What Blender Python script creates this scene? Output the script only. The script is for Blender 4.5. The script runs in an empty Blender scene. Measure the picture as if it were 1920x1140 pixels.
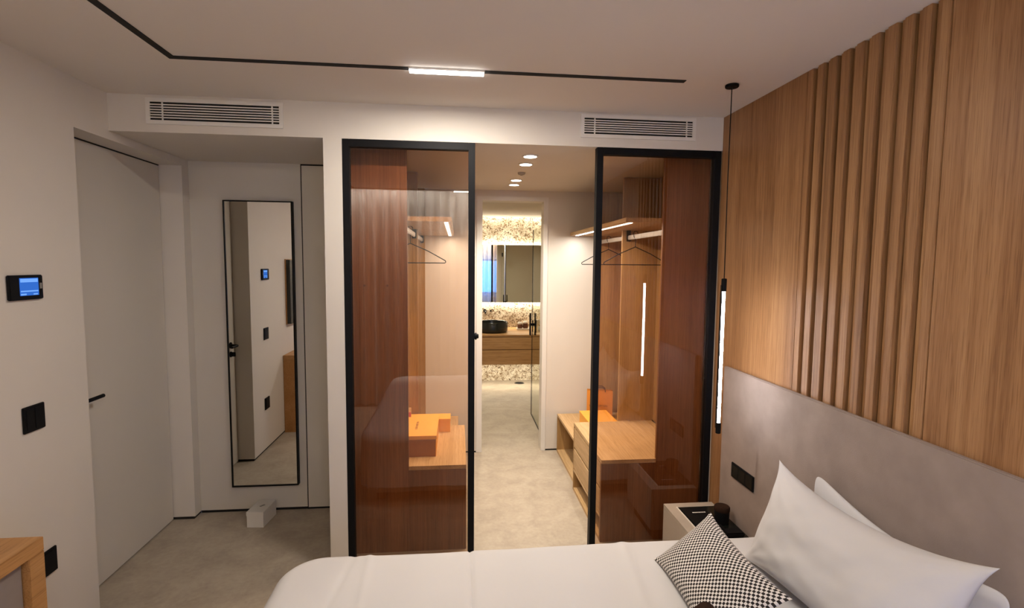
import bpy, bmesh, math, random
from mathutils import Vector, Matrix, noise

# ------------------------------------------------------------------ camera, world, exposure
sc = bpy.context.scene
COL = sc.collection
F_PX = 965.73; YAW, PITCH, ROLL = 0.104271545, -0.0771997, 0.00888679
EYE = Vector((0, 0, 1.6))
fw = Vector((math.sin(YAW)*math.cos(PITCH), math.cos(YAW)*math.cos(PITCH), math.sin(PITCH)))
rt = Vector((math.cos(YAW), -math.sin(YAW), 0)); up = rt.cross(fw)
R_ = math.cos(ROLL)*rt + math.sin(ROLL)*up
U_ = -math.sin(ROLL)*rt + math.cos(ROLL)*up
cam_d = bpy.data.cameras.new('camera'); cam = bpy.data.objects.new('camera', cam_d); COL.objects.link(cam)
cam_d.sensor_fit = 'HORIZONTAL'; cam_d.sensor_width = 36.0; cam_d.lens = 36.0*F_PX/1920.0
cam_d.clip_start = 0.02; cam_d.clip_end = 60
cam.matrix_world = Matrix(((R_.x, U_.x, -fw.x, EYE.x), (R_.y, U_.y, -fw.y, EYE.y), (R_.z, U_.z, -fw.z, EYE.z), (0, 0, 0, 1)))
sc.camera = cam
w = bpy.data.worlds.new('dusk'); sc.world = w; w.use_nodes = True
bg = w.node_tree.nodes['Background']; bg.inputs[0].default_value = (0.06, 0.28, 0.90, 1); bg.inputs[1].default_value = 4.0
vs = sc.view_settings
vs.view_transform = 'Standard'; vs.look = 'None'; vs.gamma = 1.0; vs.use_curve_mapping = False
vs.exposure = 1.0
cy = sc.cycles
cy.max_bounces = 10; cy.diffuse_bounces = 5; cy.glossy_bounces = 6; cy.transmission_bounces = 8; cy.transparent_max_bounces = 16
cy.sample_clamp_indirect = 4.0; cy.caustics_reflective = False; cy.caustics_refractive = False
cy.use_denoising = True

LIGHTS = dict(track=8.0, back_track=9.0, cove=5.5, closet=3.6, down=2.6, bath_slot=8.0, bath_mirror=3.6, bath_down=7.0)
WARM = (1.0, 0.85, 0.68); NEUT = (1.0, 0.915, 0.81); COOL = (0.92, 0.93, 1.0); GOLD = (1.0, 0.90, 0.70)

def area(name, loc, sx, sy, power, color, rot=(0, 0, 0), spread=180, shape='RECTANGLE'):
    d = bpy.data.lights.new(name, 'AREA'); d.shape = shape; d.size = sx
    if shape in ('RECTANGLE', 'ELLIPSE'): d.size_y = sy
    d.energy = power; d.color = color; d.spread = math.radians(spread)
    o = bpy.data.objects.new(name, d); COL.objects.link(o); o.location = loc; o.rotation_euler = rot
    return o

area('track_lamp_light', (-0.046, 2.155, 2.360), 0.30, 0.026, LIGHTS['track'], NEUT)
area('rear_track_lamp_light', (0.15, -0.256, 2.360), 0.40, 0.026, LIGHTS['back_track'], NEUT)
for k_ in range(24):
    d_ = bpy.data.lights.new('curtain_cove_spot', 'SPOT'); d_.energy = LIGHTS['cove']; d_.color = NEUT; d_.spot_size = math.radians(130); d_.spot_blend = 0.35; d_.shadow_soft_size = 0.008
    o_ = bpy.data.objects.new('curtain_cove_spot', d_); COL.objects.link(o_); o_.location = (-1.54 + 0.1235*k_, -0.395, 2.462); o_.rotation_euler = (math.radians(-4), 0, 0)
area('left_closet_light', (-0.066, 3.52, 1.822), 0.012, 1.34, LIGHTS['closet'], (1.0, 0.94, 0.86))
area('right_closet_light', (0.972, 3.52, 1.836), 0.012, 1.34, LIGHTS['closet'], (1.0, 0.94, 0.86))
for i, (x, y) in enumerate(((0.400, 2.912), (0.406, 3.146), (0.414, 3.74), (0.422, 3.954))):
    area('downlight_light', (x, y, 2.190), 0.07, 0.07, LIGHTS['down'], WARM, spread=120, shape='DISK')
area('stone_slot_light', (0.35, 6.93, 2.36), 2.5, 0.03, LIGHTS['bath_slot'], GOLD)
area('mirror_top_light', (0.55, 6.955, 1.845), 1.6, 0.02, LIGHTS['bath_mirror'], GOLD, (math.pi, 0, 0))
area('mirror_bottom_light', (0.55, 6.955, 1.095), 1.6, 0.02, LIGHTS['bath_mirror'], GOLD)
area('bath_down_light', (0.3, 5.6, 2.20), 0.10, 0.10, LIGHTS['bath_down'], GOLD, spread=150, shape='DISK')
area('vanity_toe_light', (0.55, 6.60, 0.36), 1.6, 0.02, 5.0, GOLD)

# ------------------------------------------------------------------ materials
def new_mat(name):
    m = bpy.data.materials.new(name); m.use_nodes = True
    nt = m.node_tree
    for n in list(nt.nodes): nt.nodes.remove(n)
    out = nt.nodes.new('ShaderNodeOutputMaterial')
    return m, nt, out
def N(nt, t, **kw):
    n = nt.nodes.new(t)
    for k, v in kw.items():
        if k in n.inputs.keys(): n.inputs[k].default_value = v
        else: setattr(n, k, v)
    return n
def ramp(nt, fac, stops):
    r = nt.nodes.new('ShaderNodeValToRGB'); e = r.color_ramp.elements
    while len(e) < len(stops): e.new(0.5)
    for el, (p, c) in zip(e, stops): el.position = p; el.color = (*c, 1)
    nt.links.new(fac, r.inputs[0]); return r
def pbsdf(nt, out, rough, metal=0.0, spec=0.5):
    b = nt.nodes.new('ShaderNodeBsdfPrincipled'); b.inputs['Roughness'].default_value = rough
    b.inputs['Metallic'].default_value = metal; b.inputs['Specular IOR Level'].default_value = spec
    nt.links.new(b.outputs[0], out.inputs[0]); return b
def plain(name, col, rough=0.5, metal=0.0, spec=0.5, var=0.06, scale=30, bump=0.0, bscale=200):
    m, nt, out = new_mat(name); b = pbsdf(nt, out, rough, metal, spec)
    tc = nt.nodes.new('ShaderNodeTexCoord')
    n = N(nt, 'ShaderNodeTexNoise', Scale=scale, Detail=4.0); nt.links.new(tc.outputs['Object'], n.inputs['Vector'])
    lo = tuple(c*(1-var) for c in col); hi = tuple(min(1, c*(1+var)) for c in col)
    r = ramp(nt, n.outputs['Fac'], ((0.3, lo), (0.7, hi))); nt.links.new(r.outputs[0], b.inputs['Base Color'])
    if bump:
        n2 = N(nt, 'ShaderNodeTexNoise', Scale=bscale, Detail=3.0); nt.links.new(tc.outputs['Object'], n2.inputs['Vector'])
        bp = N(nt, 'ShaderNodeBump', Strength=bump, Distance=0.002); nt.links.new(n2.outputs['Fac'], bp.inputs['Height'])
        nt.links.new(bp.outputs[0], b.inputs['Normal'])
    return m
def wood(name, dark, mid, light, axis='Z', rough=0.45, fine=1.0):
    """straight grained oak veneer, grain along axis"""
    m, nt, out = new_mat(name); b = pbsdf(nt, out, rough, 0, 0.35)
    tc = nt.nodes.new('ShaderNodeTexCoord'); oi = nt.nodes.new('ShaderNodeObjectInfo')
    mul = N(nt, 'ShaderNodeMath', operation='MULTIPLY'); mul.inputs[1].default_value = 7.3; nt.links.new(oi.outputs['Random'], mul.inputs[0])
    add = N(nt, 'ShaderNodeVectorMath', operation='ADD'); nt.links.new(tc.outputs['Object'], add.inputs[0]); nt.links.new(mul.outputs[0], add.inputs[1])
    def mp(a, l):
        mpn = nt.nodes.new('ShaderNodeMapping'); s = [a, a, a]; s['XYZ'.index(axis)] = l
        mpn.inputs['Scale'].default_value = s; nt.links.new(add.outputs[0], mpn.inputs['Vector']); return mpn
    n1 = N(nt, 'ShaderNodeTexNoise', Scale=1.0, Detail=5.0, Roughness=0.6); nt.links.new(mp(9*fine, .45).outputs[0], n1.inputs['Vector'])
    n2 = N(nt, 'ShaderNodeTexNoise', Scale=1.0, Detail=6.0, Roughness=0.7); nt.links.new(mp(90*fine, 1.6).outputs[0], n2.inputs['Vector'])
    n3 = N(nt, 'ShaderNodeTexNoise', Scale=1.0, Detail=2.0, Roughness=0.5); nt.links.new(mp(300*fine, 9).outputs[0], n3.inputs['Vector'])
    mx = N(nt, 'ShaderNodeMix'); mx.data_type = 'FLOAT'; mx.inputs[0].default_value = 0.5
    nt.links.new(n1.outputs['Fac'], mx.inputs[2]); nt.links.new(n2.outputs['Fac'], mx.inputs[3])
    r = ramp(nt, mx.outputs[0], ((0.36, dark), (0.5, mid), (0.62, light)))
    rr = ramp(nt, n3.outputs['Fac'], ((0.36, (0.72, 0.68, 0.62)), (0.47, (1, 1, 1))))
    mc = N(nt, 'ShaderNodeMix'); mc.data_type = 'RGBA'; mc.blend_type = 'MULTIPLY'; mc.inputs[0].default_value = 0.8
    nt.links.new(r.outputs[0], mc.inputs[6]); nt.links.new(rr.outputs[0], mc.inputs[7])
    nt.links.new(mc.outputs[2], b.inputs['Base Color'])
    bp = N(nt, 'ShaderNodeBump', Strength=0.15, Distance=0.001); nt.links.new(n2.outputs['Fac'], bp.inputs['Height']); nt.links.new(bp.outputs[0], b.inputs['Normal'])
    return m
def emit(name, col, s):
    m, nt, out = new_mat(name); e = N(nt, 'ShaderNodeEmission', Strength=s); e.inputs[0].default_value = (*col, 1)
    nt.links.new(e.outputs[0], out.inputs[0]); return m
def glass(name, tint, ior=1.5, edge=None):
    """thin pane: tint on the way in, mirror reflection on the outer faces by Fresnel"""
    m, nt, out = new_mat(name)
    t = nt.nodes.new('ShaderNodeBsdfTransparent'); t.inputs[0].default_value = (*tint, 1)
    g = N(nt, 'ShaderNodeBsdfGlossy', Roughness=0.0); g.inputs[0].default_value = (1, 1, 1, 1)
    f = N(nt, 'ShaderNodeFresnel', IOR=ior); ge = nt.nodes.new('ShaderNodeNewGeometry')
    iv = N(nt, 'ShaderNodeMath', operation='SUBTRACT'); iv.inputs[0].default_value = 1.0; nt.links.new(ge.outputs['Backfacing'], iv.inputs[1])
    mu = N(nt, 'ShaderNodeMath', operation='MULTIPLY'); nt.links.new(f.outputs[0], mu.inputs[0]); nt.links.new(iv.outputs[0], mu.inputs[1])
    mx = nt.nodes.new('ShaderNodeMixShader'); nt.links.new(mu.outputs[0], mx.inputs[0]); nt.links.new(t.outputs[0], mx.inputs[1]); nt.links.new(g.outputs[0], mx.inputs[2])
    nt.links.new(mx.outputs[0], out.inputs[0]); return m

M = {}
M['wall'] = plain('white_plaster', (0.66, 0.61, 0.545), 0.85, var=0.015, scale=3, bump=0.05, bscale=150)
M['ceil'] = plain('ceiling_paint', (0.72, 0.665, 0.60), 0.9, var=0.01, scale=2)
M['door'] = plain('white_lacquer', (0.63, 0.585, 0.515), 0.6, var=0.01, scale=3)
M['black'] = plain('black_metal', (0.006, 0.006, 0.007), 0.5, 0.0, 0.12, var=0.1)
M['blackgap'] = plain('dark_gap', (0.01, 0.009, 0.008), 0.9)
M['white'] = plain('white_metal', (0.72, 0.69, 0.64), 0.5, var=0.01)
M['oak'] = wood('oak_veneer', (0.20, 0.092, 0.034), (0.315, 0.158, 0.066), (0.40, 0.22, 0.10))
M['oakslat'] = wood('oak_slat', (0.19, 0.092, 0.037), (0.32, 0.166, 0.072), (0.42, 0.235, 0.11), fine=1.3)
M['oakh'] = wood('oak_board', (0.40, 0.25, 0.11), (0.50, 0.33, 0.16), (0.58, 0.40, 0.215), axis='Y', fine=1.2)
M['oakx'] = wood('oak_drawer', (0.30, 0.15, 0.05), (0.42, 0.23, 0.09), (0.50, 0.29, 0.13), axis='X', fine=.8)
M['oakv'] = wood('oak_closet', (0.31, 0.175, 0.065), (0.40, 0.24, 0.095), (0.48, 0.30, 0.13), axis='Z', fine=1.2)
M['oakend_shaded'] = wood('oak_closet_side_shaded', (0.165, 0.064, 0.022), (0.24, 0.10, 0.036), (0.30, 0.135, 0.052), axis='Z', fine=1.2)  # shaded copy of the closet oak; darkness of bedroom-facing ends is in the colour
M['oakcon'] = wood('oak_console', (0.40, 0.19, 0.060), (0.46, 0.235, 0.085), (0.54, 0.29, 0.12), axis='Y', fine=1.0)
M['mirror'] = plain('mirror_silver', (0.90, 0.90, 0.87), 0.0, 1.0, var=0.0)
M['bronze'] = glass('bronze_glass', (0.88, 0.78, 0.69), 1.75)
M['clear'] = glass('clear_glass', (0.90, 0.92, 0.86), 1.45)
M['winglass'] = glass('window_glass', (0.95, 0.97, 1.0), 1.45)
M['led'] = emit('led_diffuser', (1.0, 0.97, 0.94), 6.0)
M['ledcool'] = emit('pendant_diffuser', (0.95, 0.94, 1.0), 26.0)
M['ledspot'] = emit('downlight_diffuser', (1.0, 0.93, 0.80), 12.0)
M['ledgold'] = emit('warm_led', (1.0, 0.86, 0.60), 6.0)
M['screen'] = emit('blue_screen', (0.03, 0.13, 0.52), 0.6)
M['screenhi'] = emit('blue_screen_marks', (0.16, 0.36, 0.85), 0.6)
M['suede'] = plain('taupe_suede', (0.300, 0.238, 0.205), 0.95, spec=0.2, var=0.10, scale=9, bump=0.25, bscale=260)
M['linen'] = plain('white_cotton', (0.58, 0.565, 0.56), 0.9, spec=0.2, var=0.01, scale=4, bump=0.06, bscale=400)
M['greige'] = plain('greige_lacquer', (0.42, 0.37, 0.31), 0.5, var=0.02)
M['consolegrey'] = plain('grey_front', (0.25, 0.205, 0.18), 0.6, var=0.03)
M['orange'] = plain('orange_card', (0.82, 0.40, 0.06), 0.55, var=0.03)
M['orangebag'] = plain('orange_paper', (0.62, 0.24, 0.03), 0.6, var=0.03)
M['brownflap'] = plain('brown_card', (0.36, 0.16, 0.07), 0.6)
M['browntext'] = plain('brown_print', (0.10, 0.03, 0.01), 0.6)
M['whitetext'] = plain('white_print', (0.75, 0.75, 0.72), 0.6)
M['greytext'] = plain('grey_print', (0.25, 0.24, 0.22), 0.6)
M['cream'] = plain('cream_card', (0.75, 0.60, 0.36), 0.7)
M['pink'] = plain('pink_ribbon', (0.55, 0.12, 0.16), 0.7)
M['brown'] = plain('dark_brown_wool', (0.028, 0.014, 0.009), 0.95, spec=0.1, var=0.2, bump=0.4, bscale=300)
M['ceramic'] = plain('black_ceramic', (0.010, 0.012, 0.010), 0.25)
M['porcelain'] = plain('porcelain', (0.75, 0.70, 0.62), 0.3)
M['alu'] = plain('brushed_aluminium', (0.36, 0.35, 0.33), 0.45, 0.4)
M['steel'] = plain('drain_steel', (0.12, 0.11, 0.10), 0.4, 0.8)
M['towel'] = plain('white_towel', (0.75, 0.72, 0.66), 0.95, bump=0.3)

# microcement floor
m, nt, out = new_mat('microcement'); b = pbsdf(nt, out, 0.55, 0, 0.35)
tc = nt.nodes.new('ShaderNodeTexCoord')
n1 = N(nt, 'ShaderNodeTexNoise', Scale=5.5, Detail=8.0, Roughness=0.65, Distortion=0.4); nt.links.new(tc.outputs['Object'], n1.inputs['Vector'])
n2 = N(nt, 'ShaderNodeTexNoise', Scale=40.0, Detail=4.0, Roughness=0.6); nt.links.new(tc.outputs['Object'], n2.inputs['Vector'])
mx = N(nt, 'ShaderNodeMix'); mx.data_type = 'FLOAT'; mx.inputs[0].default_value = 0.3
nt.links.new(n1.outputs['Fac'], mx.inputs[2]); nt.links.new(n2.outputs['Fac'], mx.inputs[3])
r = ramp(nt, mx.outputs[0], ((0.38, (0.33, 0.275, 0.215)), (0.5, (0.385, 0.325, 0.253)), (0.62, (0.43, 0.37, 0.292))))
nt.links.new(r.outputs[0], b.inputs['Base Color']); M['floor'] = m

# speckled conglomerate stone
m, nt, out = new_mat('speckled_stone'); b = pbsdf(nt, out, 0.4, 0, 0.4)
tc = nt.nodes.new('ShaderNodeTexCoord')
dn = N(nt, 'ShaderNodeTexNoise', Scale=14.0, Detail=3.0); nt.links.new(tc.outputs['Object'], dn.inputs['Vector'])
ad = N(nt, 'ShaderNodeMix'); ad.data_type = 'RGBA'; ad.blend_type = 'LINEAR_LIGHT'; ad.inputs[0].default_value = 0.06
nt.links.new(tc.outputs['Object'], ad.inputs[6]); nt.links.new(dn.outputs['Color'], ad.inputs[7])
vo = N(nt, 'ShaderNodeTexVoronoi', Scale=75.0, Randomness=1.0); nt.links.new(ad.outputs[2], vo.inputs['Vector'])
bw = nt.nodes.new('ShaderNodeSeparateColor'); nt.links.new(vo.outputs['Color'], bw.inputs[0])
r1 = ramp(nt, bw.outputs[0], ((0.0, (0.10, 0.065, 0.035)), (0.16, (0.30, 0.20, 0.11)), (0.34, (0.58, 0.50, 0.38)), (0.8, (0.78, 0.72, 0.60))))
big = N(nt, 'ShaderNodeTexNoise', Scale=5.0, Detail=5.0, Distortion=1.0); nt.links.new(tc.outputs['Object'], big.inputs['Vector'])
r2 = ramp(nt, big.outputs['Fac'], ((0.38, (0.62, 0.55, 0.47)), (0.55, (1, 1, 1))))
mc = N(nt, 'ShaderNodeMix'); mc.data_type = 'RGBA'; mc.blend_type = 'MULTIPLY'; mc.inputs[0].default_value = 0.8
nt.links.new(r1.outputs[0], mc.inputs[6]); nt.links.new(r2.outputs[0], mc.inputs[7]); nt.links.new(mc.outputs[2], b.inputs['Base Color']); M['stone'] = m

# black and white basket check (UV)
m, nt, out = new_mat('check_weave'); b = pbsdf(nt, out, 0.9, 0, 0.2)
tc = nt.nodes.new('ShaderNodeTexCoord')
ck = N(nt, 'ShaderNodeTexChecker', Scale=1.0); ck.inputs['Color1'].default_value = (0.025, 0.020, 0.018, 1); ck.inputs['Color2'].default_value = (0.70, 0.66, 0.62, 1)
mpn = nt.nodes.new('ShaderNodeMapping'); mpn.inputs['Scale'].default_value = (1/0.0095, 1/0.0095, 1)
nt.links.new(tc.outputs['UV'], mpn.inputs['Vector']); nt.links.new(mpn.outputs[0], ck.inputs['Vector']); nt.links.new(ck.outputs[0], b.inputs['Base Color']); M['check'] = m

# sheer curtain
m, nt, out = new_mat('sheer_curtain')
d = nt.nodes.new('ShaderNodeBsdfDiffuse'); d.inputs[0].default_value = (0.80, 0.77, 0.72, 1)
t = nt.nodes.new('ShaderNodeBsdfTranslucent'); t.inputs[0].default_value = (0.80, 0.80, 0.80, 1)
tp = nt.nodes.new('ShaderNodeBsdfTransparent')
m1 = nt.nodes.new('ShaderNodeMixShader'); m1.inputs[0].default_value = 0.45; nt.links.new(d.outputs[0], m1.inputs[1]); nt.links.new(t.outputs[0], m1.inputs[2])
m2 = nt.nodes.new('ShaderNodeMixShader'); m2.inputs[0].default_value = 0.25; nt.links.new(m1.outputs[0], m2.inputs[1]); nt.links.new(tp.outputs[0], m2.inputs[2])
nt.links.new(m2.outputs[0], out.inputs[0]); M['curtain'] = m

# ------------------------------------------------------------------ helpers
def box(bm, x0, x1, y0, y1, z0, z1, bev=0.0):
    r = bmesh.ops.create_cube(bm, size=1.0)
    vs_ = r['verts']
    for v in vs_:
        v.co = Vector(((x0+x1)/2 + v.co.x*(x1-x0), (y0+y1)/2 + v.co.y*(y1-y0), (z0+z1)/2 + v.co.z*(z1-z0)))
    if bev:
        es = list({e for v in vs_ for e in v.link_edges})
        bmesh.ops.bevel(bm, geom=es, offset=bev, segments=2, affect='EDGES', clamp_overlap=True)
    return bm
def cyl(bm, c, r, h, axis='Z', seg=32, r2=None, bev=0.0):
    """cylinder centred at c, length h along axis"""
    rot = {'Z': Matrix.Identity(4), 'X': Matrix.Rotation(math.pi/2, 4, 'Y'), 'Y': Matrix.Rotation(-math.pi/2, 4, 'X')}[axis]
    res = bmesh.ops.create_cone(bm, cap_ends=True, segments=seg, radius1=r, radius2=r if r2 is None else r2, depth=h, matrix=Matrix.Translation(c) @ rot)
    if bev:
        es = [e for e in {e for v in res['verts'] for e in v.link_edges} if any(len(f.verts) > 4 for f in e.link_faces)]
        bmesh.ops.bevel(bm, geom=es, offset=bev, segments=2, affect='EDGES')
    return bm
def tube(bm, pts, r, seg=8):
    pts = [Vector(p) for p in pts]; rings = []
    n = len(pts); prev = None
    for i, p in enumerate(pts):
        t = (pts[min(i+1, n-1)] - pts[max(i-1, 0)]).normalized()
        if prev is None:
            a = Vector((0, 1, 0)) if abs(t.y) < 0.8 else Vector((1, 0, 0))
            u = t.cross(a).normalized()
        else:
            u = (prev - t*prev.dot(t)).normalized()
        prev = u; v = t.cross(u)
        rings.append([bm.verts.new(p + (u*math.cos(a) + v*math.sin(a))*r) for a in (2*math.pi*k/seg for k in range(seg))])
    for a, b_ in zip(rings, rings[1:]):
        for k in range(seg): bm.faces.new((a[k], a[(k+1) % seg], b_[(k+1) % seg], b_[k]))
    bm.faces.new(rings[0][::-1]); bm.faces.new(rings[-1])
    return bm
def lathe(bm, prof, c, seg=40):
    rings = []
    for (r, z) in prof:
        rings.append([bm.verts.new((c[0] + r*math.cos(2*math.pi*k/seg), c[1] + r*math.sin(2*math.pi*k/seg), c[2] + z)) for k in range(seg)] if r > 1e-6 else [bm.verts.new((c[0], c[1], c[2]+z))])
    for a, b_ in zip(rings, rings[1:]):
        for k in range(seg):
            q = [a[k % len(a)], a[(k+1) % len(a)], b_[(k+1) % len(b_)], b_[k % len(b_)]]
            q = list(dict.fromkeys(q))
            if len(q) > 2: bm.faces.new(q)
    return bm
def wpos(o):
    p = Vector(o.location)
    while o.parent: o = o.parent; p += Vector(o.location)
    return p
def obj(name, bm, mat, parent=None, smooth=False, origin=None):
    """ONE mesh object; bm is in world coordinates; origin at the parent's or given"""
    org = Vector(origin) if origin is not None else (wpos(parent) if parent else Vector((0, 0, 0)))
    bmesh.ops.recalc_face_normals(bm, faces=bm.faces)
    bm.transform(Matrix.Translation(-org))
    me = bpy.data.meshes.new(name); bm.to_mesh(me); bm.free()
    me.materials.append(mat)
    if smooth:
        me.set_sharp_from_angle(angle=math.radians(40))
        for p in me.polygons: p.use_smooth = True
    o = bpy.data.objects.new(name, me); COL.objects.link(o)
    if parent:
        o.parent = parent; o.location = org - wpos(parent)
    else: o.location = org
    return o
def tag(o, label, cat, group=None, kind=None):
    if label: o['label'] = label
    if cat: o['category'] = cat
    if group: o['group'] = group
    if kind: o['kind'] = kind
    return o
def thing(name, loc, label, cat, group=None):
    o = bpy.data.objects.new(name, None); COL.objects.link(o); o.location = loc; o.empty_display_size = 0.05
    return tag(o, label, cat, group)
def struct(name, bm, mat, label=None, parent=None, smooth=False):
    o = obj(name, bm, mat, parent, smooth)
    o['kind'] = 'structure'
    if label: o['label'] = label; o['category'] = name.split('_')[0].split('.')[0]
    return o
def B(*boxes, bev=0.0):
    bm = bmesh.new()
    for b_ in boxes: box(bm, *b_, bev=bev)
    return bm
def copy_tree(o, parent=None):
    c = o.copy(); COL.objects.link(c)
    if parent: c.parent = parent
    for ch in list(o.children): copy_tree(ch, c)
    return c
def text_obj(name, s, size, mat, loc, ux, uy, parent, spacing=1.0):
    """flat lettering at world loc (left baseline), running along ux with height along uy"""
    cu = bpy.data.curves.new('letters', 'FONT'); cu.body = s; cu.size = size; cu.extrude = 0.0003; cu.space_character = spacing
    tmp = bpy.data.objects.new('letters_tmp', cu); COL.objects.link(tmp)
    dg = bpy.context.evaluated_depsgraph_get(); me = bpy.data.meshes.new_from_object(tmp.evaluated_get(dg))
    bpy.data.objects.remove(tmp)
    ux = Vector(ux).normalized(); uy = Vector(uy).normalized(); uz = ux.cross(uy)
    Mx = Matrix(((ux.x, uy.x, uz.x, loc[0]), (ux.y, uy.y, uz.y, loc[1]), (ux.z, uy.z, uz.z, loc[2]), (0, 0, 0, 1)))
    me.transform(Mx); p = wpos(parent); me.transform(Matrix.Translation(-p)); me.materials.clear(); me.materials.append(mat)
    o = bpy.data.objects.new(name, me); COL.objects.link(o); o.parent = parent
    return o

# key planes measured from the photograph
XL, XR = -1.626, 1.386          # left wall, oak wall
YP, YW = 2.643, 4.28            # glazed partition, dressing room back wall
ZC, ZB = 2.377, 2.205           # ceiling, bulkhead soffit
YM = 3.356                      # wall behind the leaning mirror
YBACK = -0.75

# ------------------------------------------------------------------ structure
struct('floor', B((-2.2, 2.2, -1.0, 7.3, -0.1, 0.0)), M['floor'], 'beige mottled microcement floor running through all rooms')
struct('ceiling', B((-1.9, 1.6, -0.36, YP, ZC, ZC+0.12), (-1.9, 1.6, YBACK-0.1, -0.36, 2.47, 2.55)), M['ceil'], 'smooth plaster bedroom ceiling with curtain recess')
struct('trim_1', B((XL, 1.412, YP, YW+0.12, ZB, 2.6)), M['wall'], 'plaster bulkhead above the glazed partition and entry alcove')
struct('wall_left', B((-2.0, XL, YBACK, 2.42, 0.018, 2.6), (-2.0, XL, 2.42, 3.28, 2.165, 2.6), (-2.0, XL, 3.28, YM+0.01, 0.018, 2.6),
                      (-2.0, -1.86, 2.42, 3.28, 0, 2.165)), M['wall'], 'plain white plaster wall at the left with a recessed door')
struct('baseboard_left', B((-1.99, XL-0.008, YBACK, 2.415, 0, 0.018), (-1.99, XL-0.008, 3.285, YM+0.01, 0, 0.018)), M['blackgap'], 'recessed black skirting under the left wall')
struct('wall_alcove', B((-2.0, -0.972, YM, YM+0.15, 0.018, 2.3), (-0.972, -0.5, YM+0.03, YM+0.15, 0, 2.3)), M['door'], 'white plaster end wall of the entry alcove')
struct('baseboard_alcove', B((XL, -0.972, YM+0.006, YM+0.1, 0, 0.018)), M['blackgap'], 'recessed black skirting at the alcove end wall')
struct('wall_partition', B((-0.656, -0.567, YP, YW+0.12, 0, ZB)), M['wall'], 'white pillar wall between entry alcove and dressing room')
struct('wall_dressing', B((-0.6, 0.160, YW, YW+0.12, 0.014, 2.3), (0.735, 1.412, YW, YW+0.12, 0.014, 2.3), (0.160, 0.735, YW, YW+0.12, 2.145, 2.3)), M['wall'], 'white back wall of the dressing room with bathroom opening')
struct('baseboard_dressing', B((-0.567, 0.150, YW+0.004, YW+0.1, 0, 0.014), (0.742, 0.842, YW+0.004, YW+0.1, 0, 0.014)), M['blackgap'], 'recessed black skirting beside the bathroom opening')
struct('trim_2', B((0.150, 0.198, YW-0.006, YW+0.125, 0, 2.155), (0.707, 0.745, YW-0.006, YW+0.125, 0, 2.155), (0.198, 0.707, YW-0.006, YW+0.125, 2.12, 2.155), bev=0.002), M['white'], 'cream door lining around the bathroom opening')
wr = struct('wall_right', B((1.412, 1.6, YBACK, YW+0.12, 0, 2.6)), M['wall'], 'headboard wall faced with oak panels and vertical oak slats')

# oak cladding, piece by piece (pieces of wall_right)
def wpiece(name, y0, y1, x0, z0=0.0, z1=ZC, mat='oak', bev=0.0015):
    return obj(name, B((x0, 1.412, y0, y1, z0, z1), bev=bev), M[mat], wr, origin=(1.39, (y0+y1)/2, 1.2))
wpiece('wood_panel', 1.9858, YP-0.001, XR)
wpiece('wood_panel', 1.9535, 1.985, XR)
wpiece('slat_shade_backing', 1.42, 1.9535, 1.4105, mat='blackgap')  # black sheet added behind the grooves, stands in for shade beside each slat
gaps = [1.953, 1.893, 1.826, 1.762, 1.698, 1.633, 1.565, 1.505, 1.443]
fronts = [1.926, 1.863, 1.797, 1.732, 1.667, 1.600, 1.536, 1.475, 1.411]
for k in range(9):
    wpiece('slat_recess', fronts[k], gaps[k]-0.0115, 1.3955, mat='oakslat', bev=0.0)  # stops short of the far slat; this added groove draws the shade line
    wpiece('wood_slat', gaps[k+1] if k < 8 else 1.3785, fronts[k], XR, mat='oakslat')
wpiece('wood_panel', 0.60, 1.3755, XR)
wpiece('wood_panel', -0.20, 0.598, XR)
wpiece('wood_panel', YBACK, -0.202, XR)

# back wall with window, behind the camera
struct('wall_back', B((-2.0, 0.28, YBACK-0.15, YBACK, 0, 2.6), (1.30, 1.6, YBACK-0.15, YBACK, 0, 2.6), (0.28, 1.30, YBACK-0.15, YBACK, 0, 0.75), (0.28, 1.30, YBACK-0.15, YBACK, 1.74, 2.6)), M['wall'])
wn = struct('window_1', B((0.28, 1.30, YBACK-0.10, YBACK-0.04, 0.75, 0.80), (0.28, 1.30, YBACK-0.10, YBACK-0.04, 1.69, 1.74), (0.28, 0.33, YBACK-0.10, YBACK-0.04, 0.80, 1.69), (1.25, 1.30, YBACK-0.10, YBACK-0.04, 0.80, 1.69)), M['black'])
obj('pane', B((0.33, 1.25, YBACK-0.075, YBACK-0.069, 0.80, 1.69)), M['winglass'], wn)

# bathroom shell
struct('wall_bathroom_stone', B((-0.95, 1.75, 6.98, 7.1, 0, 2.6)), M['stone'], 'speckled cream and brown stone wall behind the vanity')
struct('wall_bathroom_left', B((-1.05, -0.95, YW+0.12, 7.1, 0, 2.6)), M['wall'])
struct('wall_bathroom_right', B((1.75, 1.85, YW+0.12, 7.1, 0, 2.6)), M['wall'])
struct('wall_bathroom_near', B((-0.95, 0.15, YW+0.12, YW+0.14, 0, 2.3), (0.745, 1.75, YW+0.12, YW+0.14, 0, 2.3), (0.15, 0.745, YW+0.12, YW+0.14, 2.155, 2.3)), M['wall'])
struct('ceiling.001', B((-0.95, 1.75, YW+0.12, 6.87, 2.222, 2.32), (-0.95, 1.75, 6.87, 6.98, 2.42, 2.5), (-0.95, 1.75, 6.86, 6.87, 2.30, 2.5)), M['wall'], 'bathroom ceiling with a light slot along the stone wall')

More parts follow.
